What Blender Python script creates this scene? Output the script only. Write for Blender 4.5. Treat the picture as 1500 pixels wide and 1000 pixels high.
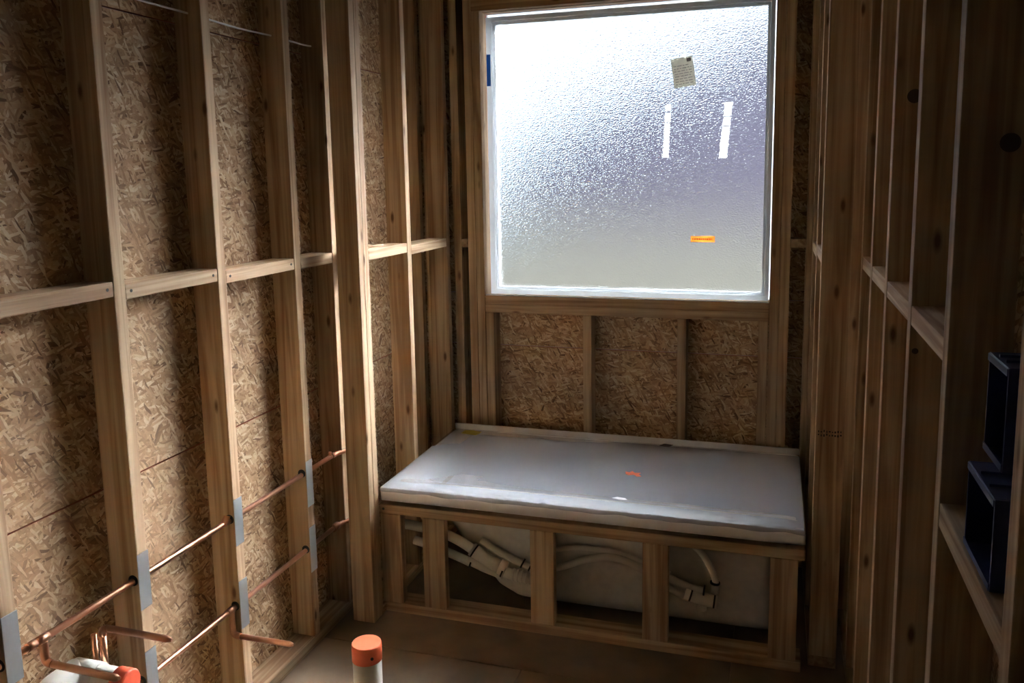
import bpy, bmesh, math, random
from mathutils import Vector, Matrix, noise
random.seed(7)
sc = bpy.context.scene
for o in list(bpy.data.objects):
    bpy.data.objects.remove(o)
C = sc.collection

# ------------------------------------------------------------------ camera
def make_camera():
    yaw, pitch, roll, f = 0.3052, 0.1405, -0.0175, 1225.46
    fw = Vector((-math.sin(yaw)*math.cos(pitch), math.cos(yaw)*math.cos(pitch), -math.sin(pitch)))
    r = Vector((math.cos(yaw), math.sin(yaw), 0)); u = r.cross(fw)
    r2 = math.cos(roll)*r + math.sin(roll)*u; u2 = -math.sin(roll)*r + math.cos(roll)*u
    cd = bpy.data.cameras.new('camera'); cam = bpy.data.objects.new('camera', cd); C.objects.link(cam)
    m = Matrix((r2, u2, -fw)).transposed().to_4x4(); m.translation = Vector((1.4093, -2.7369, 1.665))
    cam.matrix_world = m
    cd.sensor_width = 36; cd.lens = f*36/1500
    cd.shift_x = -2.33/1500; cd.shift_y = -69.6/1500
    cd.clip_start = 0.02
    sc.camera = cam
make_camera()

# ------------------------------------------------------------------ daylight
world = bpy.data.worlds.new('overcast_sky'); sc.world = world; world.use_nodes = True
wn, wl = world.node_tree.nodes, world.node_tree.links
wn.clear()
SKY = 5.5
w_tc = wn.new('ShaderNodeTexCoord'); w_sep = wn.new('ShaderNodeSeparateXYZ'); w_rmp = wn.new('ShaderNodeValToRGB')
w_bg = wn.new('ShaderNodeBackground'); w_out = wn.new('ShaderNodeOutputWorld')
wl.new(w_tc.outputs['Generated'], w_sep.inputs[0]); wl.new(w_sep.outputs['Z'], w_rmp.inputs[0])
w_rmp.color_ramp.elements[0].position = 0.0; w_rmp.color_ramp.elements[0].color = (.21, .29, .36, 1)
w_rmp.color_ramp.elements[1].position = 0.9; w_rmp.color_ramp.elements[1].color = (0.98, 1.0, 1.0, 1)
wl.new(w_rmp.outputs[0], w_bg.inputs[0]); w_bg.inputs[1].default_value = SKY
wl.new(w_bg.outputs[0], w_out.inputs[0])
sun_d = bpy.data.lights.new('sun', 'SUN'); sun_d.energy = 52.0; sun_d.angle = math.radians(3); sun_d.color = (.95, .985, 1.0)
sun = bpy.data.objects.new('sun', sun_d); C.objects.link(sun)
s_az, s_el = math.radians(24), math.radians(30)          # beyond the window, to the right
sun.rotation_euler = Vector((math.sin(s_az)*math.cos(s_el), math.cos(s_az)*math.cos(s_el), math.sin(s_el))).to_track_quat('Z', 'Y').to_euler()
sun.location = (6, 9, 6)
vs = sc.view_settings
vs.view_transform = 'Standard'; vs.look = 'None'; vs.gamma = 1.0; vs.use_curve_mapping = False
vs.exposure = 0.0
cy = sc.cycles
cy.use_denoising = True
cy.max_bounces = 12; cy.diffuse_bounces = 6; cy.glossy_bounces = 4; cy.transmission_bounces = 8; cy.transparent_max_bounces = 12
cy.caustics_refractive = True; cy.caustics_reflective = False
cy.sample_clamp_indirect = 80.0
cy.blur_glossy = 0.5

# ------------------------------------------------------------------ materials
def new_mat(name):
    m = bpy.data.materials.new(name); m.use_nodes = True
    nt = m.node_tree; b = nt.nodes['Principled BSDF']
    return m, nt.nodes, nt.links, b

def plain(name, col, rough=.6, metal=0.0, bump=0.0, scale=60, var=0.0, **kw):
    m, n, l, b = new_mat(name)
    b.inputs['Base Color'].default_value = (*col, 1); b.inputs['Roughness'].default_value = rough
    b.inputs['Metallic'].default_value = metal
    for k, v in kw.items(): b.inputs[k.replace('_', ' ')].default_value = v
    if bump or var:
        tc = n.new('ShaderNodeTexCoord'); ns = n.new('ShaderNodeTexNoise'); ns.inputs['Scale'].default_value = scale
        ns.inputs['Detail'].default_value = 4
        l.new(tc.outputs['Object'], ns.inputs['Vector'])
        if bump:
            bp = n.new('ShaderNodeBump'); bp.inputs['Strength'].default_value = bump; bp.inputs['Distance'].default_value = .002
            l.new(ns.outputs['Fac'], bp.inputs['Height']); l.new(bp.outputs[0], b.inputs['Normal'])
        if var:
            r = n.new('ShaderNodeValToRGB')
            r.color_ramp.elements[0].position = .35; r.color_ramp.elements[1].position = .65
            r.color_ramp.elements[0].color = (*[c*(1-var) for c in col], 1); r.color_ramp.elements[1].color = (*[min(1, c*(1+var)) for c in col], 1)
            l.new(ns.outputs['Fac'], r.inputs[0]); l.new(r.outputs[0], b.inputs['Base Color'])
    return m

def wood(axis, name, light=(.61, .435, .272), dark=(.37, .22, .12)):
    """sawn pine: grain running along one axis, every board a little different"""
    m, n, l, b = new_mat(name)
    tc = n.new('ShaderNodeTexCoord'); oi = n.new('ShaderNodeObjectInfo')
    mul = n.new('ShaderNodeVectorMath'); mul.operation = 'SCALE'; mul.inputs[0].default_value = (37, 23, 51)
    l.new(oi.outputs['Random'], mul.inputs['Scale'])
    add = n.new('ShaderNodeVectorMath'); l.new(tc.outputs['Object'], add.inputs[0]); l.new(mul.outputs[0], add.inputs[1])
    def mapped(across, along):
        mp = n.new('ShaderNodeMapping'); s = [across]*3; s['xyz'.index(axis)] = along
        mp.inputs['Scale'].default_value = s; l.new(add.outputs[0], mp.inputs[0]); return mp
    g = n.new('ShaderNodeTexNoise'); g.inputs['Scale'].default_value = 1; g.inputs['Detail'].default_value = 3; g.inputs['Distortion'].default_value = 1.2
    l.new(mapped(34, 1.1).outputs[0], g.inputs['Vector'])
    fine = n.new('ShaderNodeTexNoise'); fine.inputs['Scale'].default_value = 1; fine.inputs['Detail'].default_value = 5
    l.new(mapped(190, 5).outputs[0], fine.inputs['Vector'])
    rmp = n.new('ShaderNodeValToRGB'); rmp.color_ramp.elements[0].position = .36; rmp.color_ramp.elements[1].position = .60
    rmp.color_ramp.elements[0].color = (*dark, 1); rmp.color_ramp.elements[1].color = (*light, 1)
    l.new(g.outputs['Fac'], rmp.inputs[0])
    mf = n.new('ShaderNodeMix'); mf.data_type = 'RGBA'; mf.blend_type = 'MULTIPLY'; mf.inputs['Factor'].default_value = .35
    l.new(rmp.outputs[0], mf.inputs['A']); l.new(fine.outputs['Color'], mf.inputs['B'])
    gm = n.new('ShaderNodeRGBToBW'); l.new(fine.outputs['Color'], gm.inputs[0])
    l.new(gm.outputs[0], mf.inputs['B'])
    # knots
    v = n.new('ShaderNodeTexVoronoi'); v.inputs['Scale'].default_value = 1; v.inputs['Randomness'].default_value = 1
    l.new(mapped(13, 4.5).outputs[0], v.inputs['Vector'])
    kr = n.new('ShaderNodeValToRGB'); kr.color_ramp.elements[0].position = .05; kr.color_ramp.elements[0].color = (1, 1, 1, 1)
    kr.color_ramp.elements[1].position = .13; kr.color_ramp.elements[1].color = (0, 0, 0, 1)
    l.new(v.outputs['Distance'], kr.inputs[0])
    mk = n.new('ShaderNodeMix'); mk.data_type = 'RGBA'
    l.new(kr.outputs[0], mk.inputs['Factor']); l.new(mf.outputs['Result'], mk.inputs['A']); mk.inputs['B'].default_value = (.13, .065, .03, 1)
    # board to board tone
    mr = n.new('ShaderNodeMapRange'); mr.inputs['To Min'].default_value = .86; mr.inputs['To Max'].default_value = 1.22
    l.new(oi.outputs['Random'], mr.inputs['Value'])
    hsv = n.new('ShaderNodeHueSaturation'); l.new(mr.outputs[0], hsv.inputs['Value']); l.new(mk.outputs['Result'], hsv.inputs['Color'])
    l.new(hsv.outputs[0], b.inputs['Base Color'])
    b.inputs['Roughness'].default_value = .78; b.inputs['Specular IOR Level'].default_value = .25
    bp = n.new('ShaderNodeBump'); bp.inputs['Strength'].default_value = .25; bp.inputs['Distance'].default_value = .001
    l.new(fine.outputs['Fac'], bp.inputs['Height']); l.new(bp.outputs[0], b.inputs['Normal'])
    return m
WOOD = {a: wood(a, 'sawn_pine_' + a) for a in 'xyz'}

def osb(name, plane, tone=1.0, contrast=1.0):
    """oriented strand board: overlapping flakes in several directions"""
    m, n, l, b = new_mat(name)
    tc = n.new('ShaderNodeTexCoord'); sp = n.new('ShaderNodeSeparateXYZ'); l.new(tc.outputs['Object'], sp.inputs[0])
    cb = n.new('ShaderNodeCombineXYZ')
    a, c = {'x': ('Y', 'Z'), 'y': ('X', 'Z'), 'z': ('X', 'Y')}[plane]
    l.new(sp.outputs[a], cb.inputs['X']); l.new(sp.outputs[c], cb.inputs['Y'])
    nz = n.new('ShaderNodeTexNoise'); nz.inputs['Scale'].default_value = 9; l.new(cb.outputs[0], nz.inputs['Vector'])
    dm = n.new('ShaderNodeVectorMath'); dm.operation = 'SCALE'; dm.inputs['Scale'].default_value = .035; l.new(nz.outputs['Color'], dm.inputs[0])
    ad = n.new('ShaderNodeVectorMath'); l.new(cb.outputs[0], ad.inputs[0]); l.new(dm.outputs[0], ad.inputs[1])
    prev = None; hprev = None
    for k, (ang, su, sv, thr) in enumerate(((8, 15, 80, 0), (-28, 19, 98, .35), (41, 18, 95, .5), (78, 22, 110, .60), (-62, 24, 125, .62), (15, 26, 130, .55), (-12, 30, 150, .66), (60, 32, 160, .7))):
        m1 = n.new('ShaderNodeMapping'); m1.vector_type = 'POINT'; m1.inputs['Rotation'].default_value = (0, 0, math.radians(ang)); m1.inputs['Location'].default_value = (3.1*k, 1.7*k, 0)
        l.new(ad.outputs[0], m1.inputs[0])
        m2 = n.new('ShaderNodeMapping'); m2.inputs['Scale'].default_value = (su, sv, 1); l.new(m1.outputs[0], m2.inputs[0])
        v = n.new('ShaderNodeTexVoronoi'); v.voronoi_dimensions = '2D'; v.inputs['Scale'].default_value = 1; l.new(m2.outputs[0], v.inputs['Vector'])
        s2 = n.new('ShaderNodeSeparateColor'); l.new(v.outputs['Color'], s2.inputs[0])
        if prev is None:
            prev = s2.outputs['Red']
        else:
            gt = n.new('ShaderNodeMath'); gt.operation = 'GREATER_THAN'; gt.inputs[1].default_value = thr; l.new(s2.outputs['Green'], gt.inputs[0])
            mx = n.new('ShaderNodeMix'); mx.data_type = 'FLOAT'
            l.new(gt.outputs[0], mx.inputs['Factor']); l.new(prev, mx.inputs['A']); l.new(s2.outputs['Red'], mx.inputs['B'])
            prev = mx.outputs['Result']
    rmp = n.new('ShaderNodeValToRGB'); e = rmp.color_ramp.elements
    e[0].position = 0; e[0].color = (.15*tone, .08*tone, .04*tone, 1); e[1].position = 1; e[1].color = (.64*tone, .50*tone, .33*tone, 1)
    for pos, col in ((.14, (.29, .165, .085)), (.5, (.42, .262, .145)), (.8, (.54, .375, .225))):
        x = e.new(pos); x.color = (*[q*tone for q in col], 1)
    l.new(prev, rmp.inputs[0])
    fn = n.new('ShaderNodeTexNoise'); fn.inputs['Scale'].default_value = 110; fn.inputs['Detail'].default_value = 3; l.new(cb.outputs[0], fn.inputs['Vector'])
    mf = n.new('ShaderNodeMix'); mf.data_type = 'RGBA'; mf.blend_type = 'OVERLAY'; mf.inputs['Factor'].default_value = .22*contrast
    l.new(rmp.outputs[0], mf.inputs['A']); l.new(fn.outputs['Fac'], mf.inputs['B'])
    l.new(mf.outputs['Result'], b.inputs['Base Color']); b.inputs['Roughness'].default_value = .8; b.inputs['Specular IOR Level'].default_value = .25
    bp = n.new('ShaderNodeBump'); bp.inputs['Strength'].default_value = .5; bp.inputs['Distance'].default_value = .002
    l.new(prev, bp.inputs['Height']); l.new(bp.outputs[0], b.inputs['Normal'])
    return m
OSB = {a: osb('strand_board_' + a, a) for a in 'xy'}
OSB_FLOOR = plain('dusty_subfloor', (.25, .175, .115), .8, 0, .2, 7, .16)
RED_EDGE = plain('red_sealed_board_edge', (.42, .10, .045), .7)
GALV = plain('galvanised_steel', (.56, .60, .64), .42, .75, .15, 90)
COPPER = plain('copper', (.80, .42, .27), .30, 1.0, .05, 40)
COPPER_OLD = plain('tarnished_copper', (.42, .22, .14), .42, 1.0, .05, 40)
PVC = plain('white_pvc', (.72, .70, .64), .38)
ORANGE = plain('orange_cap_plastic', (.80, .15, .055), .5)
VINYL = None
ACRYLIC = plain('white_acrylic', (.74, .75, .77), .16)
SHELL = plain('fibreglass_shell', (.60, .57, .51), .6, 0, .3, 30, .06)
HOSE = plain('white_hose', (.62, .59, .52), .45)
BLACK = plain('black_plastic', (.012, .012, .013), .5)
BLUE = plain('blue_box_plastic', (.014, .022, .115), .38)
WHITE_WIRE = plain('white_wire_jacket', (.8, .8, .78), .4)
SEAL = plain('light_seal', (.55, .56, .58), .7)
KNOT = plain('dark_knot', (.075, .045, .03), .8)
INK = plain('grade_stamp_ink', (.05, .035, .03), .8)
NAIL = plain('nail_steel', (.06, .055, .05), .5, .6)
FOAM = plain('white_sill_tape', (.80, .80, .78), .6, 0, .6, 70)

def glass_mat():
    m, n, l, b = new_mat('obscure_glass')
    n.remove(b); out = n['Material Output']
    rf = n.new('ShaderNodeBsdfRefraction'); rf.distribution = 'BECKMANN'; rf.inputs['Color'].default_value = (.97, .985, 1, 1)
    rf.inputs['IOR'].default_value = 1.45; rf.inputs['Roughness'].default_value = .28
    gl = n.new('ShaderNodeBsdfGlossy'); gl.inputs['Roughness'].default_value = .15
    fr = n.new('ShaderNodeFresnel'); fr.inputs['IOR'].default_value = 1.45
    mx = n.new('ShaderNodeMixShader'); l.new(fr.outputs[0], mx.inputs[0]); l.new(rf.outputs[0], mx.inputs[1]); l.new(gl.outputs[0], mx.inputs[2])
    l.new(mx.outputs[0], out.inputs[0])
    tc = n.new('ShaderNodeTexCoord'); mp = n.new('ShaderNodeMapping'); mp.inputs['Scale'].default_value = (1, 1, 1.6)
    l.new(tc.outputs['Object'], mp.inputs[0])
    v = n.new('ShaderNodeTexVoronoi'); v.feature = 'SMOOTH_F1'; v.inputs['Scale'].default_value = 135; l.new(mp.outputs[0], v.inputs['Vector'])
    bp = n.new('ShaderNodeBump'); bp.inputs['Strength'].default_value = .7; bp.inputs['Distance'].default_value = .003
    l.new(v.outputs['Distance'], bp.inputs['Height'])
    for nd in (rf, gl): l.new(bp.outputs[0], nd.inputs['Normal'])
    return m
GLASS = glass_mat()

def thin_sheet(name, col, rough, trans, transl=0.0):
    """a thin film: part clear, part diffusing, a glossy top"""
    m, n, l, b = new_mat(name)
    b.inputs['Base Color'].default_value = (*col, 1); b.inputs['Roughness'].default_value = rough
    out = n['Material Output']; last = b.outputs[0]
    if transl:
        t = n.new('ShaderNodeBsdfTranslucent'); t.inputs[0].default_value = (*col, 1)
        mx = n.new('ShaderNodeMixShader'); mx.inputs[0].default_value = transl; l.new(last, mx.inputs[1]); l.new(t.outputs[0], mx.inputs[2]); last = mx.outputs[0]
    if trans:
        t = n.new('ShaderNodeBsdfTransparent'); mx = n.new('ShaderNodeMixShader'); mx.inputs[0].default_value = trans
        l.new(last, mx.inputs[1]); l.new(t.outputs[0], mx.inputs[2]); last = mx.outputs[0]
    l.new(last, out.inputs[0])
    return m
FILM = thin_sheet('clear_protective_film', (.60, .62, .68), .12, .57)
VINYL = thin_sheet('white_vinyl', (.84, .86, .88), .35, 0, .32)
PAPER = thin_sheet('label_paper', (.76, .75, .70), .6, 0, .24)
TAPE_WHITE = thin_sheet('white_label_strip', (.95, .95, .96), .5, .25, .8)
PAPER_ORANGE = thin_sheet('orange_label_paper', (.95, .50, .18), .6, 0, .50)

# ------------------------------------------------------------------ object helpers
def base(bm, name, mats, root=None, loc=(0, 0, 0), smooth=False):
    me = bpy.data.meshes.new(name); bm.to_mesh(me); bm.free()
    for mt in (mats if isinstance(mats, (list, tuple)) else [mats]): me.materials.append(mt)
    if smooth:
        for p in me.polygons: p.use_smooth = True
    return put(me, name, root, loc)

def put(me, name, root=None, loc=(0, 0, 0)):
    o = bpy.data.objects.new(name, me); C.objects.link(o)
    off = Vector((0, 0, 0)); q = root
    while q is not None: off += q.location; q = q.parent
    o.parent = root; o.location = Vector(loc) - off
    return o

def tag(o, label, cat, group=None, kind=None):
    o['label'] = label; o['category'] = cat
    if group: o['group'] = group
    if kind: o['kind'] = kind
    return o

def empty(name, loc):
    o = bpy.data.objects.new(name, None); C.objects.link(o); o.location = loc; o.empty_display_size = .1
    return o
def thing(name, loc, label, cat, group=None): return tag(empty(name, loc), label, cat, group)
def structure(name, loc, label, cat):
    return tag(empty(name, loc), label, cat, kind='structure')

_box_cache = {}
def box_mesh(dx, dy, dz, bev, mats, edge_mat_axis=None):
    key = (round(dx, 4), round(dy, 4), round(dz, 4), bev, tuple(m.name for m in mats), edge_mat_axis)
    if key in _box_cache: return _box_cache[key]
    bm = bmesh.new(); bmesh.ops.create_cube(bm, size=1)
    for v in bm.verts: v.co = Vector((v.co.x*dx, v.co.y*dy, v.co.z*dz))
    if edge_mat_axis is not None:
        for f in bm.faces:
            if abs(f.normal['xyz'.index(edge_mat_axis)]) < .5: f.material_index = 1
    if bev: bmesh.ops.bevel(bm, geom=list(bm.edges), offset=bev, segments=2, profile=.6, affect='EDGES')
    me = bpy.data.meshes.new('board'); bm.to_mesh(me); bm.free()
    for mt in mats: me.materials.append(mt)
    _box_cache[key] = me
    return me

def box(name, x0, x1, y0, y1, z0, z1, mats, root=None, bev=.0, edge=None):
    mats = mats if isinstance(mats, (list, tuple)) else [mats]
    return put(box_mesh(x1-x0, y1-y0, z1-z0, bev, mats, edge), name, root, ((x0+x1)/2, (y0+y1)/2, (z0+z1)/2))

def board(name, x0, x1, y0, y1, z0, z1, root, bev=.003):
    d = {'x': x1-x0, 'y': y1-y0, 'z': z1-z0}
    return box(name, x0, x1, y0, y1, z0, z1, WOOD[max(d, key=d.get)], root, bev)

def smooth_path(pts, per=8):
    pts = [Vector(p) for p in pts]; out = []
    for i in range(len(pts)-1):
        p0, p1, p2, p3 = pts[max(i-1, 0)], pts[i], pts[i+1], pts[min(i+2, len(pts)-1)]
        for k in range(per):
            t = k/per
            out.append(.5*((2*p1) + (-p0+p2)*t + (2*p0-5*p1+4*p2-p3)*t*t + (-p0+3*p1-3*p2+p3)*t**3))
    out.append(pts[-1]); return out

def add_tube(bm, pts, r, seg=12, caps=True):
    pts = [Vector(p) for p in pts]; rs = r if isinstance(r, (list, tuple)) else [r]*len(pts)
    t0 = (pts[1]-pts[0]).normalized(); up = Vector((0, 0, 1)) if abs(t0.z) < .9 else Vector((1, 0, 0))
    nrm = (up - up.dot(t0)*t0).normalized(); rings = []
    for i, p in enumerate(pts):
        a = (pts[i]-pts[i-1]).normalized() if i else t0
        c = (pts[i+1]-pts[i]).normalized() if i < len(pts)-1 else a
        t = (a+c).normalized(); nrm = (nrm - nrm.dot(t)*t).normalized(); bi = t.cross(nrm)
        s = 1/max(.5, a.dot(t))
        ring = []
        for k in range(seg):
            an = 2*math.pi*k/seg
            ring.append(bm.verts.new(p + rs[i]*(math.cos(an)*nrm*(1) + math.sin(an)*bi)))
        rings.append(ring)
    for A, B in zip(rings, rings[1:]):
        for k in range(seg):
            f = bm.faces.new((A[k], A[(k+1) % seg], B[(k+1) % seg], B[k])); f.smooth = True
    if caps:
        bm.faces.new(list(reversed(rings[0]))); bm.faces.new(rings[-1])
    return rings

def tube(name, pts, r, mat, root=None, seg=12):
    o0 = Vector(pts[0]); bm = bmesh.new(); add_tube(bm, [Vector(p)-o0 for p in pts], r, seg)
    return base(bm, name, mat, root, o0)

def rrect(x0, x1, y0, y1, r, z, per=8, z_of=None):
    pts = []
    for cx, cyy, a0 in ((x1-r, y1-r, 0), (x0+r, y1-r, 90), (x0+r, y0+r, 180), (x1-r, y0+r, 270)):
        for k in range(per+1):
            a = math.radians(a0 + 90*k/per)
            pts.append(Vector((cx+r*math.cos(a), cyy+r*math.sin(a), z)))
    return pts

def loft(bm, loops, close_last=False, close_first=False, flip=False):
    R = [[bm.verts.new(p) for p in lp] for lp in loops]; n = len(R[0])
    for A, B in zip(R, R[1:]):
        for k in range(n):
            v = (A[k], A[(k+1) % n], B[(k+1) % n], B[k])
            f = bm.faces.new(tuple(reversed(v)) if flip else v); f.smooth = True
    if close_last: bm.faces.new(R[-1] if not flip else list(reversed(R[-1])))
    if close_first: bm.faces.new(list(reversed(R[0])) if not flip else R[0])
    return R

# ------------------------------------------------------------------ the room: measures in metres
T, D = .038, .089                     # lumber section
XL, XO = -.135, -.224                 # left wall: inner plane and sheathing
XR = 1.665                            # right wall inner plane
YB, YO = .812, .901                   # back wall: inner plane and sheathing
YN = -5.30                            # wall behind the camera
H = 2.74                              # ceiling
JZ = .885                             # height of the sheathing joint

# floor: subfloor panels
fl = structure('floor', (.7, -1.4, 0), 'brown strand board subfloor of large butted panels', 'floor')
ys = [-5.5, -3.875, -2.655, -1.437, -.217, .99]
for i in range(5):
    xs = [-.4, .62, 1.95] if i % 2 else [-.4, 1.30, 1.95]
    for a, b_ in zip(xs, xs[1:]):
        box('floor_panel', a+.0015, b_-.0015, ys[i]+.0015, ys[i+1]-.0015, -.019, 0, OSB_FLOOR, fl)
box('joist_deck', -.4, 1.95, -5.5, .99, -.24, -.0195, WOOD['x'], fl)
# ceiling: joists under a deck
ce = structure('ceiling', (.7, -1.4, H), 'open ceiling of wooden joists under a strand board deck', 'ceiling')
box('deck_panel', -.4, 1.95, -5.5, 1.0, H+.235, H+.254, OSB_FLOOR, ce)
y = -5.2
while y < .8:
    board('joist', -.3, 1.85, y, y+T, H, H+.235, ce, 0); y += .406

# left wall
wl_ = structure('wall_left', (XL, -1.4, 0), 'left wall of bare studs over strand board sheathing', 'wall')
def sheath_x(x0, x1, y0, y1, root, joints, zlo=-.03, zhi=H):
    zs = [zlo] + joints + [zhi]
    for z0, z1 in zip(zs, zs[1:]):
        box('sheathing_panel', x0, x1, y0+.0015, y1-.0015, z0+.002, z1-.002, [OSB['x'], RED_EDGE], root, edge='x')
for y0, y1 in ((-5.5, -1.87), (-1.87, -.654), (-.654, .90)):
    sheath_x(XO-.012, XO, y0, y1, wl_, [JZ, JZ+1.22])
box('light_seal', XO-.03, XO-.0125, -5.5, .93, -.03, H+.25, SEAL, wl_)  # added backing sheet, stops light coming through the panel gaps
left_studs = {}
for k, yn in (('Z4', -3.50), ('Z3', -3.10), ('Z2', -2.70), ('Z1', -2.29), ('Z', -1.89), ('A', -1.485), ('B', -1.092), ('C', -.690), ('D', -.282), ('E', -.028), ('K', .773)):
    left_studs[k] = board('stud', XO, XL, yn, yn+T, T, H-.076, wl_)
board('bottom_plate', XO, XL, -3.6, .811, 0, T, wl_)
board('top_plate', XO, XL, -3.6, .811, H-.076, H-.038, wl_); board('top_plate', XO, XL, -3.6, .811, H-.038, H, wl_)
order = [('Z4', -3.50), ('Z3', -3.10), ('Z2', -2.70), ('Z1', -2.29), ('Z', -1.89), ('A', -1.485), ('B', -1.092), ('C', -.690), ('D', -.282), ('E', -.028)]
zt = {'Z': 1.43, 'A': 1.425, 'B': 1.413, 'C': 1.402, 'D': 1.398}
def nails(root, x, ys_, z):
    for q in ys_:
        bm = bmesh.new(); bmesh.ops.create_cone(bm, cap_ends=True, segments=10, radius1=.0042, radius2=.0042, depth=.002)
        bmesh.ops.rotate(bm, verts=bm.verts, matrix=Matrix.Rotation(math.pi/2, 3, 'Y'))
        base(bm, 'nail_head', NAIL, root, (x, q, z))
for (k, ya), (k2, yb) in zip(order, order[1:]):
    z = zt.get(k, 1.41)
    o = board('blocking', XO+.002, XL-.001, ya+T+.001, yb-.001, z-T, z, wl_)
    if k in 'ABC': nails(o, XL-.0012, (ya+T+.02, yb-.02), z-.018)
def nail_plate(k, z0, z1):
    s = left_studs[k]; y0 = s.location.y + s.parent.location.y - T/2
    o = box('nail_plate', XL+.0002, XL+.002, y0-.001, y0+T+.001, z0, z1, GALV, s, .0006)
    o['label'] = 'grey galvanised nail plate'
    return o
for k, z0, z1 in (('A', .60, .757), ('A', .28, .44), ('B', .566, .717), ('B', .29, .449), ('C', .562, .708), ('C', .292, .447), ('D', .524, .690), ('D', .282, .447)):
    nail_plate(k, z0, z1)
# drilled holes for the pipes: their dark insides painted as black discs on the near stud faces
for k in 'ABCD':
    s = left_studs[k]; yf = s.location.y + s.parent.location.y - T/2
    for z in (.643, .363):
        bm = bmesh.new(); bmesh.ops.create_cone(bm, cap_ends=True, segments=18, radius1=.0145, radius2=.0145, depth=.0012)
        bmesh.ops.rotate(bm, verts=bm.verts, matrix=Matrix.Rotation(math.pi/2, 3, 'X'))
        h = base(bm, 'drilled_hole', BLACK, s, (-.152, yf-.0006, z+.004))

# furred-out walls either side of the tub
wt = structure('wall_tub_left', (-.045, .36, 0), 'furred-out stud wall at the left end of the tub', 'wall')
for y0 in (-.082, -.044, .331, .752):
    board('stud', -D, 0, y0, y0+T-.0005, 0 if y0 < .2 else T, H-.04, wt)
board('bottom_plate', -D, 0, -.004, .79, 0, T, wt)
board('top_plate', -D, 0, -.082, .79, H-.039, H-.001, wt)
board('blocking', -D, -.001, -.005, .330, 1.367, 1.405, wt); board('blocking', -D, -.001, .370, .751, 1.355, 1.393, wt)
board('blocking', -D-.03, -.04, .02, .20, 1.406, 1.412, wt, .001)
wr2 = structure('wall_tub_right', (1.6, .4, 0), 'furred-out stud wall at the right end of the tub', 'wall')
post = board('stud', 1.549, 1.638, .072, .072+T, T, H-.04, wr2)
board('stud', 1.549, 1.638, .415, .415+T, T, H-.04, wr2); board('stud', 1.549, 1.638, .755, .755+T, T, H-.04, wr2)
board('bottom_plate', 1.549, 1.638, .072, .80, 0, T-.0005, wr2)
board('top_plate', 1.549, 1.638, .072, .80, H-.039, H-.001, wr2)
board('blocking', 1.550, 1.638, .072+T+.001, .414, 1.367, 1.405, wr2); board('blocking', 1.550, 1.638, .415+T+.001, .754, 1.35, 1.388, wr2)
# grade stamp on the post
bm = bmesh.new()
for i in range(9):
    for j in range(2):
        w, hh = random.uniform(.003, .006), random.uniform(.004, .009)
        mt = Matrix.Translation((1.558+i*.0085, .0715, .812+j*.012+random.uniform(-.002, .002))) @ Matrix.Diagonal((w, .0006, hh, 1))
        bmesh.ops.create_cube(bm, size=1, matrix=mt)
for v in bm.verts: v.co -= Vector((1.59, .0715, .82))
st = base(bm, 'grade_stamp', INK, post, (1.59, .0715, .82)); st['label'] = 'dark smudged grade stamp'; st['kind'] = 'stuff'

# back wall with the window opening
wb = structure('wall_back', (.7, YB, 0), 'back wall of studs and strand board framing the window', 'wall')
WX0, WX1, WZ0, WZ1 = .155, 1.390, 1.128, 2.374
def sheath_y(x0, x1, z0, z1):
    box('sheathing_panel', x0+.0015, x1-.0015, YO, YO+.012, z0+.002, z1-.002, [OSB['y'], RED_EDGE], wb, edge='y')
for x0, x1 in ((-.236, .627), (.627, 1.90)):
    sheath_y(x0, x1, -.03, JZ)
    sheath_y(x0, x1, JZ, WZ0)
    sheath_y(x0, x1, WZ1, H)
sheath_y(-.236, WX0, WZ0, WZ1); sheath_y(WX1, 1.90, WZ0, WZ1)
SEALZ = [(-.26, WX0, -.03, H+.25), (WX1, 1.95, -.03, H+.25), (WX0, WX1, -.03, WZ0), (WX0, WX1, WZ1, H+.25)]
for x0, x1, z0, z1 in SEALZ: box('light_seal', x0, x1, YO+.0125, YO+.03, z0, z1, SEAL, wb)  # unseen backing put in against light leaks around the opening
board('bottom_plate', -.224, 1.80, YB, YO, 0, T, wb)
board('top_plate', -.224, 1.80, YB, YO, H-.076, H-.038, wb); board('top_plate', -.224, 1.80, YB, YO, H-.038, H, wb)
for x0 in (-.224, -.13, .010, .079, 1.4285, 1.527, 1.64):
    board('king_stud' if x0 in (.079, 1.4285) else 'stud', x0, x0+T, YB, YO, T, H-.076, wb)
board('jack_stud', .1175, .1548, YB, YO, T, WZ1, wb); board('jack_stud', 1.3905, 1.428, YB, YO, T, WZ1, wb)
board('sill_plate', .1552, 1.390, YB, YO, 1.090, 1.128, wb); board('sill_plate', .1552, 1.390, YB, YO, 1.051, 1.0895, wb)
for x0 in (.157, .608, 1.019, 1.350): board('cripple_stud', x0, x0+T, YB, YO, T, 1.051, wb)
board('header', .1177, 1.428, YB, YB+T, WZ1, WZ1+.285, wb); board('header', .1177, 1.428, YO-T, YO, WZ1, WZ1+.285, wb)
board('blocking', .0485, .0785, YB+.001, YO, 1.346, 1.384, wb, .002); board('blocking', 1.467, 1.5265, YB+.001, YO, 1.356, 1.394, wb, .002)

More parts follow.
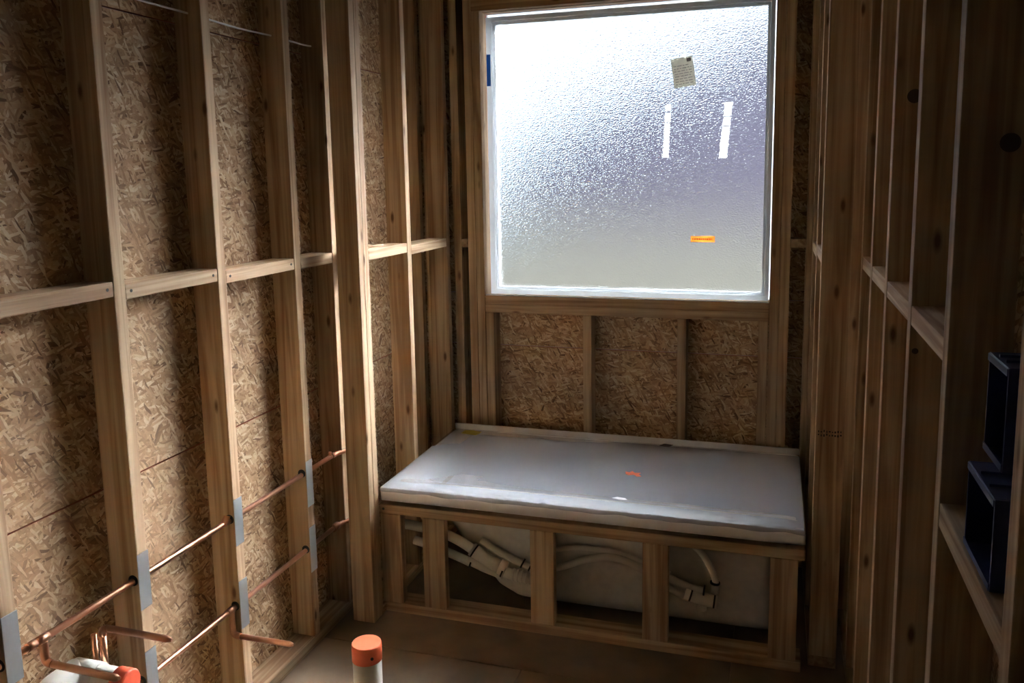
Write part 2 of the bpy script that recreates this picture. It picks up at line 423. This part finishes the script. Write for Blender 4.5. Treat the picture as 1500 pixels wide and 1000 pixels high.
# right wall
wr = structure('wall_right', (XR, -1.4, 0), 'right partition wall of dark bare studs', 'wall')
rs = [(.030, T), (-.244, T), (-.58, T), (-.964, T), (-1.339, T), (-1.765, T), (-2.19, T), (-2.6, T), (-3.0, T), (-3.4, T)]
right_studs = [board('stud', XR, XR+D, y0, y0+T, T, H-.076, wr, .002) for y0, _ in rs]
board('stud', XR, XR+D, .42, .42+T, T, H-.076, wr, .002)
board('bottom_plate', XR, XR+D, -3.6, .80, 0, T, wr)
board('top_plate', XR, XR+D, -3.6, .80, H-.076, H-.038, wr); board('top_plate', XR, XR+D, -3.6, .80, H-.038, H, wr)
for i in range(4):
    y1, y0 = rs[i][0]-.001, rs[i+1][0]+T+.001
    board('blocking', XR+.001, XR+D, y0, y1, 1.362, 1.400, wr, .002)
low_block = board('blocking', XR+.001, XR+D, -1.765+T+.001, -1.340, 1.106, 1.144, wr, .002)
for i in range(5, 9): board('blocking', XR+.001, XR+D, rs[i+1][0]+T+.001, rs[i][0]-.001, 1.362, 1.400, wr, .002)
for y0, y1 in ((-5.5, -1.745), (-1.745, -.56), (-.56, .93)):
    for z0, z1 in ((-.02, 1.19), (1.19, 2.41), (2.41, H+.25)):
        box('backing_panel', XR+D, XR+D+.012, y0+.001, y1-.001, z0+.001, z1-.001, OSB['x'], wr)
# knot hole / drilled holes in the far studs
for (idx, x, z, r_) in ((2, 1.706, 1.83, .016), (4, 1.732, 1.70, .014), (3, 1.676, 1.31, .006)):
    y0 = rs[idx][0]; bm = bmesh.new(); bmesh.ops.create_cone(bm, cap_ends=True, segments=18, radius1=r_, radius2=r_, depth=.0012)
    bmesh.ops.rotate(bm, verts=bm.verts, matrix=Matrix.Rotation(math.pi/2, 3, 'X'))
    base(bm, 'drilled_hole', KNOT, right_studs[idx], (x, y0-.0006, z))

# wall behind the camera
wn_ = structure('wall_rear', (.7, YN, 0), 'stud wall with strand board closing the room behind', 'wall')
for x0, x1 in ((-.236, .8), (.8, 1.78)): box('sheathing_panel', x0, x1-.002, YN-.10, YN-.088, -.02, H+.25, OSB['y'], wn_)
for i in range(5): board('stud', -.1+i*.406, -.1+i*.406+T, YN-.086, YN, 0, H, wn_)

# ------------------------------------------------------------------ window
w1 = structure('window_1', (.78, .86, 1.13), 'large square obscure glass window in a white vinyl frame', 'window')
FX0, FX1, FZ0, FZ1 = .180, 1.386, 1.136, 2.346
GX0, GX1, GZ0, GZ1 = .214, 1.360, 1.167, 2.318
def ring(name, ox0, ox1, oz0, oz1, ix0, ix1, iz0, iz1, y0, y1, mat, root):
    bm = bmesh.new(); P = []
    for yy in (y0, y1):
        P.append([bm.verts.new((x, yy, z)) for x, z in ((ox0, oz0), (ox1, oz0), (ox1, oz1), (ox0, oz1))])
        P.append([bm.verts.new((x, yy, z)) for x, z in ((ix0, iz0), (ix1, iz0), (ix1, iz1), (ix0, iz1))])
    o0, i0, o1, i1 = P
    for k in range(4):
        j = (k+1) % 4
        bm.faces.new((o0[k], o0[j], i0[j], i0[k])); bm.faces.new((o1[j], o1[k], i1[k], i1[j]))
        bm.faces.new((o0[j], o0[k], o1[k], o1[j])); bm.faces.new((i0[k], i0[j], i1[j], i1[k]))
    bmesh.ops.recalc_face_normals(bm, faces=bm.faces)
    c = Vector(((ox0+ox1)/2, y0, oz0))
    for v in bm.verts: v.co -= c
    bmesh.ops.bevel(bm, geom=list(bm.edges), offset=.002, segments=1, affect='EDGES')
    return base(bm, name, mat, root, c)
ring('window_frame', FX0, FX1, FZ0, FZ1, GX0-.010, GX1+.010, GZ0-.010, GZ1+.010, .826, .899, VINYL, w1)
ring('glazing_bead', GX0-.0095, GX1+.0095, GZ0-.0095, GZ1+.0095, GX0+.002, GX1-.002, GZ0+.002, GZ1-.002, .842, .856, VINYL, w1)
ring('nail_fin', WX0-.03, WX1+.03, WZ0-.03, WZ1+.03, FX0+.01, FX1-.01, FZ0+.01, FZ1-.01, .9315, .935, VINYL, w1)
ring('fin_return', FX0+.002, FX1-.002, FZ0+.002, FZ1-.002, FX0+.012, FX1-.012, FZ0+.012, FZ1-.012, .8995, .931, VINYL, w1)
gp = box('glass_pane', GX0-.008, GX1+.008, .857, .862, GZ0-.008, GZ1+.008, GLASS, w1)
# white tape along the sill, ragged
bm = bmesh.new(); nseg = 90; prev = None
for i in range(nseg+1):
    x = WX0+.004 + (WX1-WX0-.008)*i/nseg; hh = .004+.006*abs(noise.noise((x*17, 3, 0)))
    cur = [bm.verts.new((x-.78, yy-.82, zz-1.13)) for yy, zz in ((.8125+.004*noise.noise((x*23, 0, 5)), 1.1285), (.8125+.004*noise.noise((x*23, 0, 5)), 1.1285+hh), (.8255, 1.1285+hh), (.8255, 1.1285))]
    if prev:
        for k in range(4): bm.faces.new((prev[k], prev[(k+1) % 4], cur[(k+1) % 4], cur[k]))
    else: bm.faces.new(cur)
    prev = cur
bm.faces.new(list(reversed(prev))); bmesh.ops.recalc_face_normals(bm, faces=bm.faces)
base(bm, 'sill_tape', FOAM, w1, (.78, .82, 1.13))
# blue flashing tape showing in the left gap
bt = box('flashing_tape', .1815, .199, .8250, .8258, 2.055, 2.19, thin_sheet('blue_flashing_tape', (.12, .36, .70), .5, 0, .5), w1); bt['label'] = 'patch of blue flashing tape'

# labels on the glass
def sheet(name, pts, mat, label, cat, group=None, thick=.0006):
    """a flat label lying on the glass, given by its four corners (x, z)"""
    cx = sum(p[0] for p in pts)/4; cz = sum(p[1] for p in pts)/4
    bm = bmesh.new()
    a = [bm.verts.new((x-cx, 0, z-cz)) for x, z in pts]; b_ = [bm.verts.new((x-cx, thick, z-cz)) for x, z in pts]
    bm.faces.new(a); bm.faces.new(list(reversed(b_)))
    for k in range(4): bm.faces.new((a[k], b_[k], b_[(k+1) % 4], a[(k+1) % 4]))
    bmesh.ops.recalc_face_normals(bm, faces=bm.faces)
    return tag(base(bm, name, mat, None, (cx, .8562, cz)), label, cat, group)
lab = sheet('paper_label', [(.992, 2.010), (1.081, 2.022), (1.063, 2.140), (.975, 2.128)], PAPER, 'tilted off-white paper label with printed lines stuck high on the glass', 'label')
bm = bmesh.new()
ux, uz = Vector((.99, 0, .135)).normalized(), Vector((-.145, 0, .99)).normalized()
def print_bar(u0, u1, v0, v1):
    o = Vector((.992, 0, 2.010)); q = []
    for u, v in ((u0, v0), (u1, v0), (u1, v1), (u0, v1)):
        p = o + ux*u + uz*v; q.append(bm.verts.new(Vector((p.x, -.0002, p.z)) - Vector((1.028, 0, 2.075))))
    bm.faces.new(q)
print_bar(.064, .082, .098, .113)
for i in range(8):
    v = .012+i*.0105; x = .008
    while x < .078-(.02 if i > 6 else 0):
        w = random.uniform(.006, .02); print_bar(x, min(x+w, .080), v, v+.0028); x += w+.004
pr = base(bm, 'printed_text', plain('grey_print', (.20, .20, .21), .8), lab, (1.028, .8561, 2.075)); pr['kind'] = 'stuff'
def ragged_strip(x_a, x_b, z0, z1, w, label, breaks):
    bm = bmesh.new(); n = 46; prev = None; cx = (x_a+x_b)/2; cz = (z0+z1)/2
    for i in range(n+1):
        t = i/n; z = z0+(z1-z0)*t; x = x_a+(x_b-x_a)*t
        ww = w*(.72+.5*abs(noise.noise((z*60, x*9, 1)))); off = .002*noise.noise((z*90, x, 7))
        gap = any(a < t < b for a, b in breaks)
        cur = [bm.verts.new((x+off-ww/2-cx, yy, z-cz)) for yy in (0, .0006)] + [bm.verts.new((x+off+ww/2-cx, yy, z-cz)) for yy in (.0006, 0)]
        if prev and not gap:
            for k in range(4): bm.faces.new((prev[k], prev[(k+1) % 4], cur[(k+1) % 4], cur[k]))
        prev = cur
    loose = [v for v in bm.verts if not v.link_faces]; bmesh.ops.delete(bm, geom=loose, context='VERTS')
    bmesh.ops.recalc_face_normals(bm, faces=bm.faces)
    return tag(base(bm, 'label_strip', TAPE_WHITE, None, (cx, .8562, cz)), label, 'label', 'white strips on the glass')
ragged_strip(.958, .968, 1.728, 1.945, .030, 'torn white vertical strip on the glass, the left and narrower of two', [(.66, .69), (.86, .9)])
ragged_strip(1.192, 1.212, 1.722, 1.945, .038, 'white vertical strip on the glass, the right and wider of two', [(.58, .6), (.74, .77)])
og = sheet('warning_label', [(1.066, 1.374), (1.165, 1.374), (1.165, 1.399), (1.066, 1.399)], PAPER_ORANGE, 'small orange rectangular label low on the window glass', 'label')
bm = bmesh.new(); x = -.044
while x < .04:
    w = random.uniform(.003, .008)
    bm.faces.new([bm.verts.new(p) for p in ((x, -.0002, -.004), (x+w, -.0002, -.004), (x+w, -.0002, .004), (x, -.0002, .004))]); x += w+.0025
pr = base(bm, 'printed_text', plain('red_brown_print', (.60, .22, .05), .8), og, (1.1155, .8561, 1.3865)); pr['kind'] = 'stuff'

# ------------------------------------------------------------------ outside, seen only through the obscure glass
gr = box('exterior_ground', -30, 30, .94, 45, -.8, -.5, plain('dark_damp_soil', (.075, .065, .052), .95, 0, 0, 2, .12)); gr['kind'] = 'structure'
gr['label'] = 'dark damp ground outside the window'; gr['category'] = 'ground'
hs = thing('neighbour_house', (1.9, 8, -.5), 'blurred mauve-brown gable end beyond the obscure glass', 'house')
HW = plain('mauve_brown_siding', (.145, .125, .175), .8); HR = plain('grey_purple_shingles', (.05, .045, .06), .85)
def prism(name, prof, y0, y1, mat, root):
    bm = bmesh.new(); o = Vector((1.9, 8, -.5))
    A = [bm.verts.new(Vector((x, y0, z))-o) for x, z in prof]; B = [bm.verts.new(Vector((x, y1, z))-o) for x, z in prof]
    n = len(A); bm.faces.new(A); bm.faces.new(list(reversed(B)))
    for k in range(n): bm.faces.new((A[k], B[k], B[(k+1) % n], A[(k+1) % n]))
    bmesh.ops.recalc_face_normals(bm, faces=bm.faces); return base(bm, name, mat, root, o)
prism('gable_wall', [(-1.7, -.5), (5.1, -.5), (5.1, 1.6), (1.7, 3.3), (-1.7, 1.6)], 6.5, 14, HW, hs)
prism('roof', [(-2.0, 1.46), (1.7, 3.31), (5.4, 1.46), (5.4, 1.61), (1.7, 3.46), (-2.0, 1.61)], 6.2, 14.3, HR, hs)
fc = thing('garden_fence', (0, 4.2, -.5), 'blurred grey-beige board fence beyond the obscure glass', 'fence')
FM = plain('weathered_fence', (.21, .195, .155), .85)
for i in range(40): box('fence_board', -6+i*.3, -6+i*.3+.295, 4.2, 4.225, -.5, 1.25, FM, fc)
for z in (-.1, .9): box('rail', -6, 6, 4.2255, 4.27, z, z+.09, FM, fc)

# ------------------------------------------------------------------ bathtub
ZT = .506
tub = thing('bathtub', (.764, .40, .05), 'white drop-in whirlpool bathtub set in a wooden frame under the window', 'bathtub')
def at_tub(lp): return [p - Vector((.764, .40, .05)) for p in lp]
bm = bmesh.new()
BX0, BX1, BY0, BY1 = .125, 1.455, .112, .690
loops = [rrect(.012, 1.516, .014, .778, .012, .457), rrect(0, 1.528, 0, .79, .014, .457), *[rrect(.022*(1-math.cos(a)), 1.528-.022*(1-math.cos(a)), .022*(1-math.cos(a)), .79-.022*(1-math.cos(a)), .014, .484+.022*math.sin(a)) for a in [math.radians(15*q) for q in range(7)]],
         rrect(BX0-.012, BX1+.012, BY0-.012, BY1+.012, .11, ZT), rrect(BX0-.004, BX1+.004, BY0-.004, BY1+.004, .105, ZT-.004), rrect(BX0, BX1, BY0, BY1, .10, ZT-.014)]
loft(bm, [at_tub(l_) for l_ in loops]); bmesh.ops.recalc_face_normals(bm, faces=bm.faces)
bmesh.ops.remove_doubles(bm, verts=bm.verts, dist=1e-6)
base(bm, 'rim', ACRYLIC, tub, (.764, .40, .05))
bm = bmesh.new()
loops = [rrect(BX0+.0005, BX1-.0005, BY0+.0005, BY1-.0005, .10, ZT-.0145), rrect(BX0+.07, BX1-.02, BY0+.025, BY1-.02, .12, .40), rrect(BX0+.14, BX1-.04, BY0+.045, BY1-.045, .13, .22),
         rrect(BX0+.23, BX1-.06, BY0+.06, BY1-.06, .13, .13), rrect(BX0+.30, BX1-.10, BY0+.10, BY1-.10, .12, .105)]
loft(bm, [at_tub(l_) for l_ in loops], close_last=True); bmesh.ops.recalc_face_normals(bm, faces=bm.faces)
for f in bm.faces: f.normal_flip()
base(bm, 'basin', ACRYLIC, tub, (.764, .40, .05))
bm = bmesh.new()
loops = [rrect(.16, 1.50, .104, .71, .10, .457), rrect(.185, 1.50, .121, .70, .10, .36), rrect(.25, 1.495, .134, .69, .11, .25), rrect(.33, 1.49, .140, .68, .11, .16), rrect(.39, 1.48, .145, .67, .09, .095), rrect(.45, 1.47, .155, .65, .08, .062), rrect(.52, 1.44, .19, .61, .08, .055)]
loft(bm, [at_tub(l_) for l_ in loops], close_last=True); bmesh.ops.recalc_face_normals(bm, faces=bm.faces)
base(bm, 'shell', SHELL, tub, (.764, .40, .05))['label'] = 'beige fibreglass underside'
def foot(x, y0):
    box('foot', x-.04, x+.04, y0-.04, y0+.04, 0.0, .064, WOOD['x'], tub, .003)
foot(.60, .40); foot(1.30, .40)
# whirlpool plumbing on the front of the shell
def hose(pts, r, name='hose', per=8): return tube(name, smooth_path(pts, per), r, HOSE, tub, 14)
def tie(p, r, d):
    p, d = Vector(p), Vector(d).normalized()
    return tube('cable_tie', [p-d*.003, p+d*.003], r, BLACK, tub, 14)
hose([(.045, .10, .325), (.10, .10, .322), (.20, .092, .314), (.285, .088, .288), (.345, .088, .255)], .0185)
hose([(.10, .085, .272), (.20, .083, .25), (.28, .08, .228), (.335, .083, .208)], .0165)
bm = bmesh.new()
def rel(pts, o): return [Vector(p)-Vector(o) for p in pts]
O = (.40, .09, .21)
add_tube(bm, rel([(.335, .088, .262), (.40, .088, .222), (.455, .088, .197)], O), .026, 14)
add_tube(bm, rel([(.325, .085, .222), (.385, .085, .200), (.46, .088, .178)], O), .022, 14)
add_tube(bm, rel([(.445, .088, .205), (.47, .088, .196)], O), .030, 14)
base(bm, 'manifold', HOSE, tub, O)
hose([(.44, .088, .19), (.50, .09, .178), (.56, .092, .172), (.60, .095, .170)], .019)
bm = bmesh.new(); O = (.53, .09, .178)
for i in range(5): add_tube(bm, rel([(.495+i*.017, .0895, .1795-i*.0015), (.503+i*.017, .09, .1785-i*.0015)], O), .0225, 14)
base(bm, 'ribbed_coupling', HOSE, tub, O)
hose([(.37, .095, .30), (.44, .095, .262), (.50, .095, .238), (.545, .095, .222), (.60, .095, .205)], .0135)
tie((.345, .088, .255), .0275, (.8, 0, -.5)); tie((.335, .084, .21), .0235, (.8, 0, -.3)); tie((.462, .088, .195), .0315, (.9, 0, -.4)); tie((.535, .095, .226), .019, (.8, 0, -.4)); tie((.565, .095, .217), .0185, (.8, 0, -.4))
hose([(.60, .098, .205), (.68, .094, .232), (.78, .092, .275), (.86, .092, .294), (.93, .092, .285), (1.0, .094, .252), (1.06, .096, .222)], .0135)
hose([(.58, .108, .262), (.70, .106, .302), (.80, .106, .312), (.90, .106, .306), (1.0, .106, .278), (1.08, .106, .25)], .010)
hose([(1.02, .098, .262), (1.09, .096, .236), (1.15, .094, .216), (1.20, .094, .208)], .0135)
hose([(1.02, .09, .232), (1.09, .088, .20), (1.15, .088, .178)], .0135)
hose([(1.02, .105, .42), (1.10, .10, .405), (1.17, .098, .365), (1.215, .096, .31), (1.238, .094, .25), (1.240, .094, .205)], .0115)
bm = bmesh.new(); O = (1.2, .09, .19)
add_tube(bm, rel([(1.135, .09, .197), (1.20, .09, .180), (1.245, .09, .176)], O), .023, 14)
add_tube(bm, rel([(1.19, .09, .182), (1.192, .09, .14)], O), .018, 14)
add_tube(bm, rel([(1.225, .092, .225), (1.25, .092, .222)], O), .021, 14)
base(bm, 'manifold', HOSE, tub, O)
tie((1.20, .092, .212), .019, (1, 0, -.1)); tie((1.237, .093, .245), .0175, (.1, 0, 1)); tie((1.155, .09, .192), .0245, (.9, 0, -.25)); tie((1.236, .09, .178), .0245, (1, 0, -.1))

# protective film stretched over the tub
bm = bmesh.new(); NX, NY = 170, 64; grid = []
x0, x1, y0, y1 = .006, 1.522, -.0025, .755
for j in range(NY+1):
    row = []
    for i in range(NX+1):
        x = x0+(x1-x0)*i/NX; yy = y0+(y1-y0)*(j/NY)**1.3
        edge_d = min(x-BX0, BX1-x, yy-BY0, BY1-yy)
        sag = -.006*min(1, max(0, edge_d/.12))**.8 if edge_d > 0 else 0
        fr = max(0, 1-(yy/.085))
        rip = fr*.0042*abs(noise.noise((x*26, yy*70, 2)))*(0.3+1.2*min(1, max(0, (x-.12)/.4))) + .0006*noise.noise((x*9, yy*7, 4))
        if yy < .11: rip += .009*math.sin(math.pi*yy/.11)*min(1, max(0, (x-.03)/.15))*min(1, max(0, (1.51-x)/.04))
        if abs(x-.645) < .02 and fr > .7: rip += .006*(1-abs(x-.645)/.02)
        row.append(bm.verts.new((x-.78, yy-.38, ZT+.0016+sag+max(rip, 0)-.5)))
    grid.append(row)
low = [bm.verts.new((v.co.x, -.0045-.38+.0012*noise.noise((v.co.x*30, 0, 1)), .494+.006*noise.noise((v.co.x*11, 3, 3))-.5)) for v in grid[0]]
rows = [low]+grid
for A, B in zip(rows, rows[1:]):
    for i in range(NX):
        f = bm.faces.new((A[i], A[i+1], B[i+1], B[i])); f.smooth = True
tag(base(bm, 'protective_film', FILM, None, (.78, .38, .5)), 'crinkled clear protective film stretched over the white tub', 'film')
def sticker(name, pts, z, col, label):
    cx = sum(p[0] for p in pts)/len(pts); cyy = sum(p[1] for p in pts)/len(pts); bm = bmesh.new()
    a = [bm.verts.new((x-cx, y_-cyy, 0)) for x, y_ in pts]; b_ = [bm.verts.new((x-cx, y_-cyy, .0012)) for x, y_ in pts]
    n = len(pts); bm.faces.new(list(reversed(a))); bm.faces.new(b_)
    for k in range(n): bm.faces.new((a[k], a[(k+1) % n], b_[(k+1) % n], b_[k]))
    return tag(base(bm, name, plain(name+'_paper', col, .6), None, (cx, cyy, z)), label, 'sticker')
sticker('orange_sticker', [(.872, .385), (.885, .372), (.905, .384), (.918, .366), (.935, .372), (.922, .392), (.928, .408), (.905, .404), (.893, .420), (.884, .404), (.868, .408)], ZT-.0028, (.85, .17, .06), 'torn orange sticker in the middle of the film over the tub')
sticker('yellow_sticker', [(.065, .700), (.140, .688), (.150, .738), (.105, .752), (.068, .745)], ZT+.0026, (.62, .52, .06), 'yellow sticker at the back left corner of the tub')
sticker('dark_label', [(.955, .745), (.995, .738), (1.012, .766), (.972, .775)], ZT+.0026, (.055, .03, .03), 'small dark brown label on the tub rim against the back wall')
sticker('white_scrap', [(.868, .118), (.90, .108), (.925, .114), (.915, .128), (.885, .132)], ZT+.0008, (.88, .89, .9), 'small white scrap lying near the front edge of the tub')

# knee wall under the front of the tub
kf = thing('tub_frame', (.764, .06, 0), 'pine knee wall framing the front of the bathtub', 'frame')
board('bottom_plate', -.014, 1.524, .018, .018+D, 0, T, kf)
board('top_plate', -.012, 1.527, .018, .018+D-.03, .396, .434, kf)
for xa, xb in ((-.010, .075), (.163, .252), (.586, .675), (.994, 1.083), (1.418, 1.507)):
    board('stud', xa, xb, .0183, .0183+T, T, .396, kf)
bm = bmesh.new(); bmesh.ops.create_cone(bm, cap_ends=True, segments=12, radius1=.005, radius2=.005, depth=.0015)
bmesh.ops.rotate(bm, verts=bm.verts, matrix=Matrix.Rotation(math.pi/2, 3, 'X')); base(bm, 'nail_head', NAIL, kf, (.005, .0175, .415))
# upstand along the back of the tub
box('tiling_flange', .004, 1.524, .782, .7895, ZT-.004, .529, ACRYLIC, tub, .002)

# ------------------------------------------------------------------ copper supply lines
PX = -.153; RP = .0085
def joint(root, p, d, r=.0105, ln=.022, mat=COPPER_OLD, name='fitting'):
    p, d = Vector(p), Vector(d).normalized(); return tube(name, [p-d*ln/2, p+d*ln/2], r, mat, root, 14)
up = thing('copper_pipe', (PX, -1.0, .643), 'upper copper water pipe run through the left wall studs', 'pipe', 'copper water pipes')
tube('pipe', [(PX, -2.1, .648), (PX, -.062, .640)], RP, COPPER, up, 14)
tube('pipe', smooth_path([(PX, -.062, .640), (-.142, -.03, .641), (-.112, .03, .642), (-.112, .12, .642)], 5), RP, COPPER, up, 14)
joint(up, (PX, -.066, .640), (0, 1, 0)); joint(up, (PX, -1.405, .646), (0, 1, 0)); joint(up, (PX, -1.375, .645), (0, 1, 0), ln=.03, mat=COPPER)
tube('elbow', smooth_path([(PX, -1.372, .640), (PX, -1.372, .605), (PX+.004, -1.372, .590), (PX+.02, -1.372, .586)], 5), .0098, COPPER_OLD, up, 14)
tube('stub_out', [(PX+.018, -1.372, .586), (.042, -1.372, .583), (.052, -1.372, .583)], [.0085, .0085, .0045], COPPER_OLD, up, 14)
tube('elbow', smooth_path([(PX, -.72, .642), (PX, -.712, .648), (PX, -.704, .655), (PX, -.70, .662)], 4), .0100, COPPER, up, 14)
joint(up, (PX, -.085, .650), (.1, 0, 1), .006, .02, COPPER)
lo = thing('copper_pipe', (PX, -1.0, .363), 'lower copper water pipe run through the left wall studs', 'pipe', 'copper water pipes')
tube('pipe', [(PX, -2.1, .366), (PX, -.066, .362)], RP, COPPER, lo, 14)
tube('pipe', smooth_path([(PX, -.066, .362), (-.142, -.03, .364), (-.112, .03, .366), (-.112, .12, .366)], 5), RP, COPPER_OLD, lo, 14)
joint(lo, (PX, -.072, .362), (0, 1, 0), .0145, .034); joint(lo, (PX, -.715, .364), (0, 1, 0), .0110, .03)
tube('elbow', smooth_path([(PX, -.708, .363), (PX, -.708, .305), (PX+.005, -.708, .284), (PX+.024, -.706, .279)], 6), .0098, COPPER_OLD, lo, 14)
tube('stub_out', [(PX+.02, -.706, .279), (.040, -.700, .277), (.052, -.700, .277)], [.0085, .0085, .0045], COPPER, lo, 14)
tube('riser', [(PX, -1.205, .365), (PX, -1.205, .566)], RP, COPPER, lo, 14); tube('riser', [(PX-.02, -1.213, .30), (PX-.02, -1.213, .563)], .007, COPPER, lo, 14)
tube('elbow', smooth_path([(PX, -1.205, .560), (PX+.004, -1.205, .574), (PX+.02, -1.205, .580)], 5), .0098, COPPER_OLD, lo, 14)
tube('stub_out', [(PX+.015, -1.205, .580), (.040, -1.205, .580), (.055, -1.205, .579)], [.0085, .0085, .004], COPPER_OLD, lo, 14)
joint(lo, (PX, -1.125, .365), (0, 1, 0), .0115, .03)

# ------------------------------------------------------------------ drains
dr = thing('drain_pipe', (-.18, -1.27, .49), 'white drain stub with red cap sticking out between the near left studs', 'pipe')
tube('pipe', [(-.19, -1.262, .489), (-.052, -1.262, .489)], .0302, PVC, dr, 24)
tube('coupling', [(-.19, -1.262, .489), (-.115, -1.262, .489)], .0345, PVC, dr, 24)
tube('cap', [(-.060, -1.262, .489), (-.027, -1.262, .489), (-.022, -1.262, .489)], [.0335, .0335, .030], plain('red_cap_plastic', (.72, .10, .045), .45), dr, 24)['label'] = 'red cap'
tube('tee', smooth_path([(-.165, -1.405, .47), (-.165, -1.36, .50), (-.17, -1.31, .50), (-.185, -1.262, .489)], 5), .034, PVC, dr, 24)
tube('pipe', [(-.1945, -1.262, .489), (-.1945, -1.262, .04)], .028, PVC, dr, 24)
tube('hub', [(-.163, -1.395, .478), (-.164, -1.375, .493)], .0375, PVC, dr, 24)
fd = thing('floor_drain_pipe', (.278, -.662, 0), 'upright white drain pipe with orange cap standing on the floor', 'pipe')
tube('pipe', [(.278, -.662, 0), (.278, -.662, .29)], .0430, PVC, fd, 32)
tube('cap', [(.278, -.662, .248), (.278, -.662, .296), (.278, -.662, .300)], [.0447, .0447, .042], ORANGE, fd, 32)['label'] = 'orange test cap'
bm = bmesh.new(); bmesh.ops.create_cone(bm, cap_ends=True, segments=16, radius1=.0045, radius2=.0045, depth=.004)
d = Vector((.72, -.69, 0)); bmesh.ops.rotate(bm, verts=bm.verts, matrix=d.to_track_quat('Z', 'Y').to_matrix())
base(bm, 'valve', BLACK, fd, Vector((.278, -.662, .27))+d.normalized()*.0455)

# ------------------------------------------------------------------ blue electrical boxes on the right wall
def elec_box(y0, y1, z0, z1, label, bar_z):
    t = thing('electrical_box', (XR+.03, (y0+y1)/2, z0), label, 'electrical box', 'blue electrical boxes')
    xa, xb, th = XR+.007, XR+.080, .0035
    box('back', xb-th, xb, y0, y1, z0, z1, BLUE, t, .001)
    box('side', xa, xb-th-.0002, y0, y0+th, z0, z1, BLUE, t, .001); box('side', xa, xb-th-.0002, y1-th, y1, z0, z1, BLUE, t, .001)
    box('top', xa, xb-th-.0002, y0+th+.0002, y1-th-.0002, z1-th, z1, BLUE, t, .001); box('bottom', xa, xb-th-.0002, y0+th+.0002, y1-th-.0002, z0, z0+th, BLUE, t, .001)
    for q in (.33, .66):
        yy = y0+(y1-y0)*q; box('rib', xa+.004, xb-.01, yy-.0018, yy+.0018, z1+.0001, z1+.0035, BLUE, t, .0005)
    box('rim', xa-.0015, xa-.0001, y0+.001, y1-.001, z0+.001, z0+.010, BLUE, t, .0004); box('rim', xa-.0015, xa-.0001, y0+.001, y1-.001, z1-.010, z1-.001, BLUE, t, .0004)
    box('mounting_bar', xb+.0002, xb+.004, -1.726, -1.3405, bar_z, bar_z+.03, GALV, t, .0005)
    return t
elec_box(-1.658, -1.563, 1.306, 1.433, 'upper dark blue plastic electrical box hanging between the right studs', 1.34)
elec_box(-1.635, -1.488, 1.1445, 1.264, 'lower dark blue plastic electrical box resting on the low block', 1.18)

# ------------------------------------------------------------------ thin white cable high on the left wall
wp = smooth_path([(-.178, -1.9, 2.15), (-.178, -1.47, 2.142), (-.178, -1.07, 2.137), (-.178, -.872, 2.131), (-.178, -.67, 2.130), (-.178, -.45, 2.126), (-.178, -.262, 2.130), (-.178, -.10, 2.128), (-.178, -.035, 2.13)], 5)
tag(tube('cable', wp, .003, WHITE_WIRE, None, 8), 'thin white cable strung through the left studs near the top', 'cable')
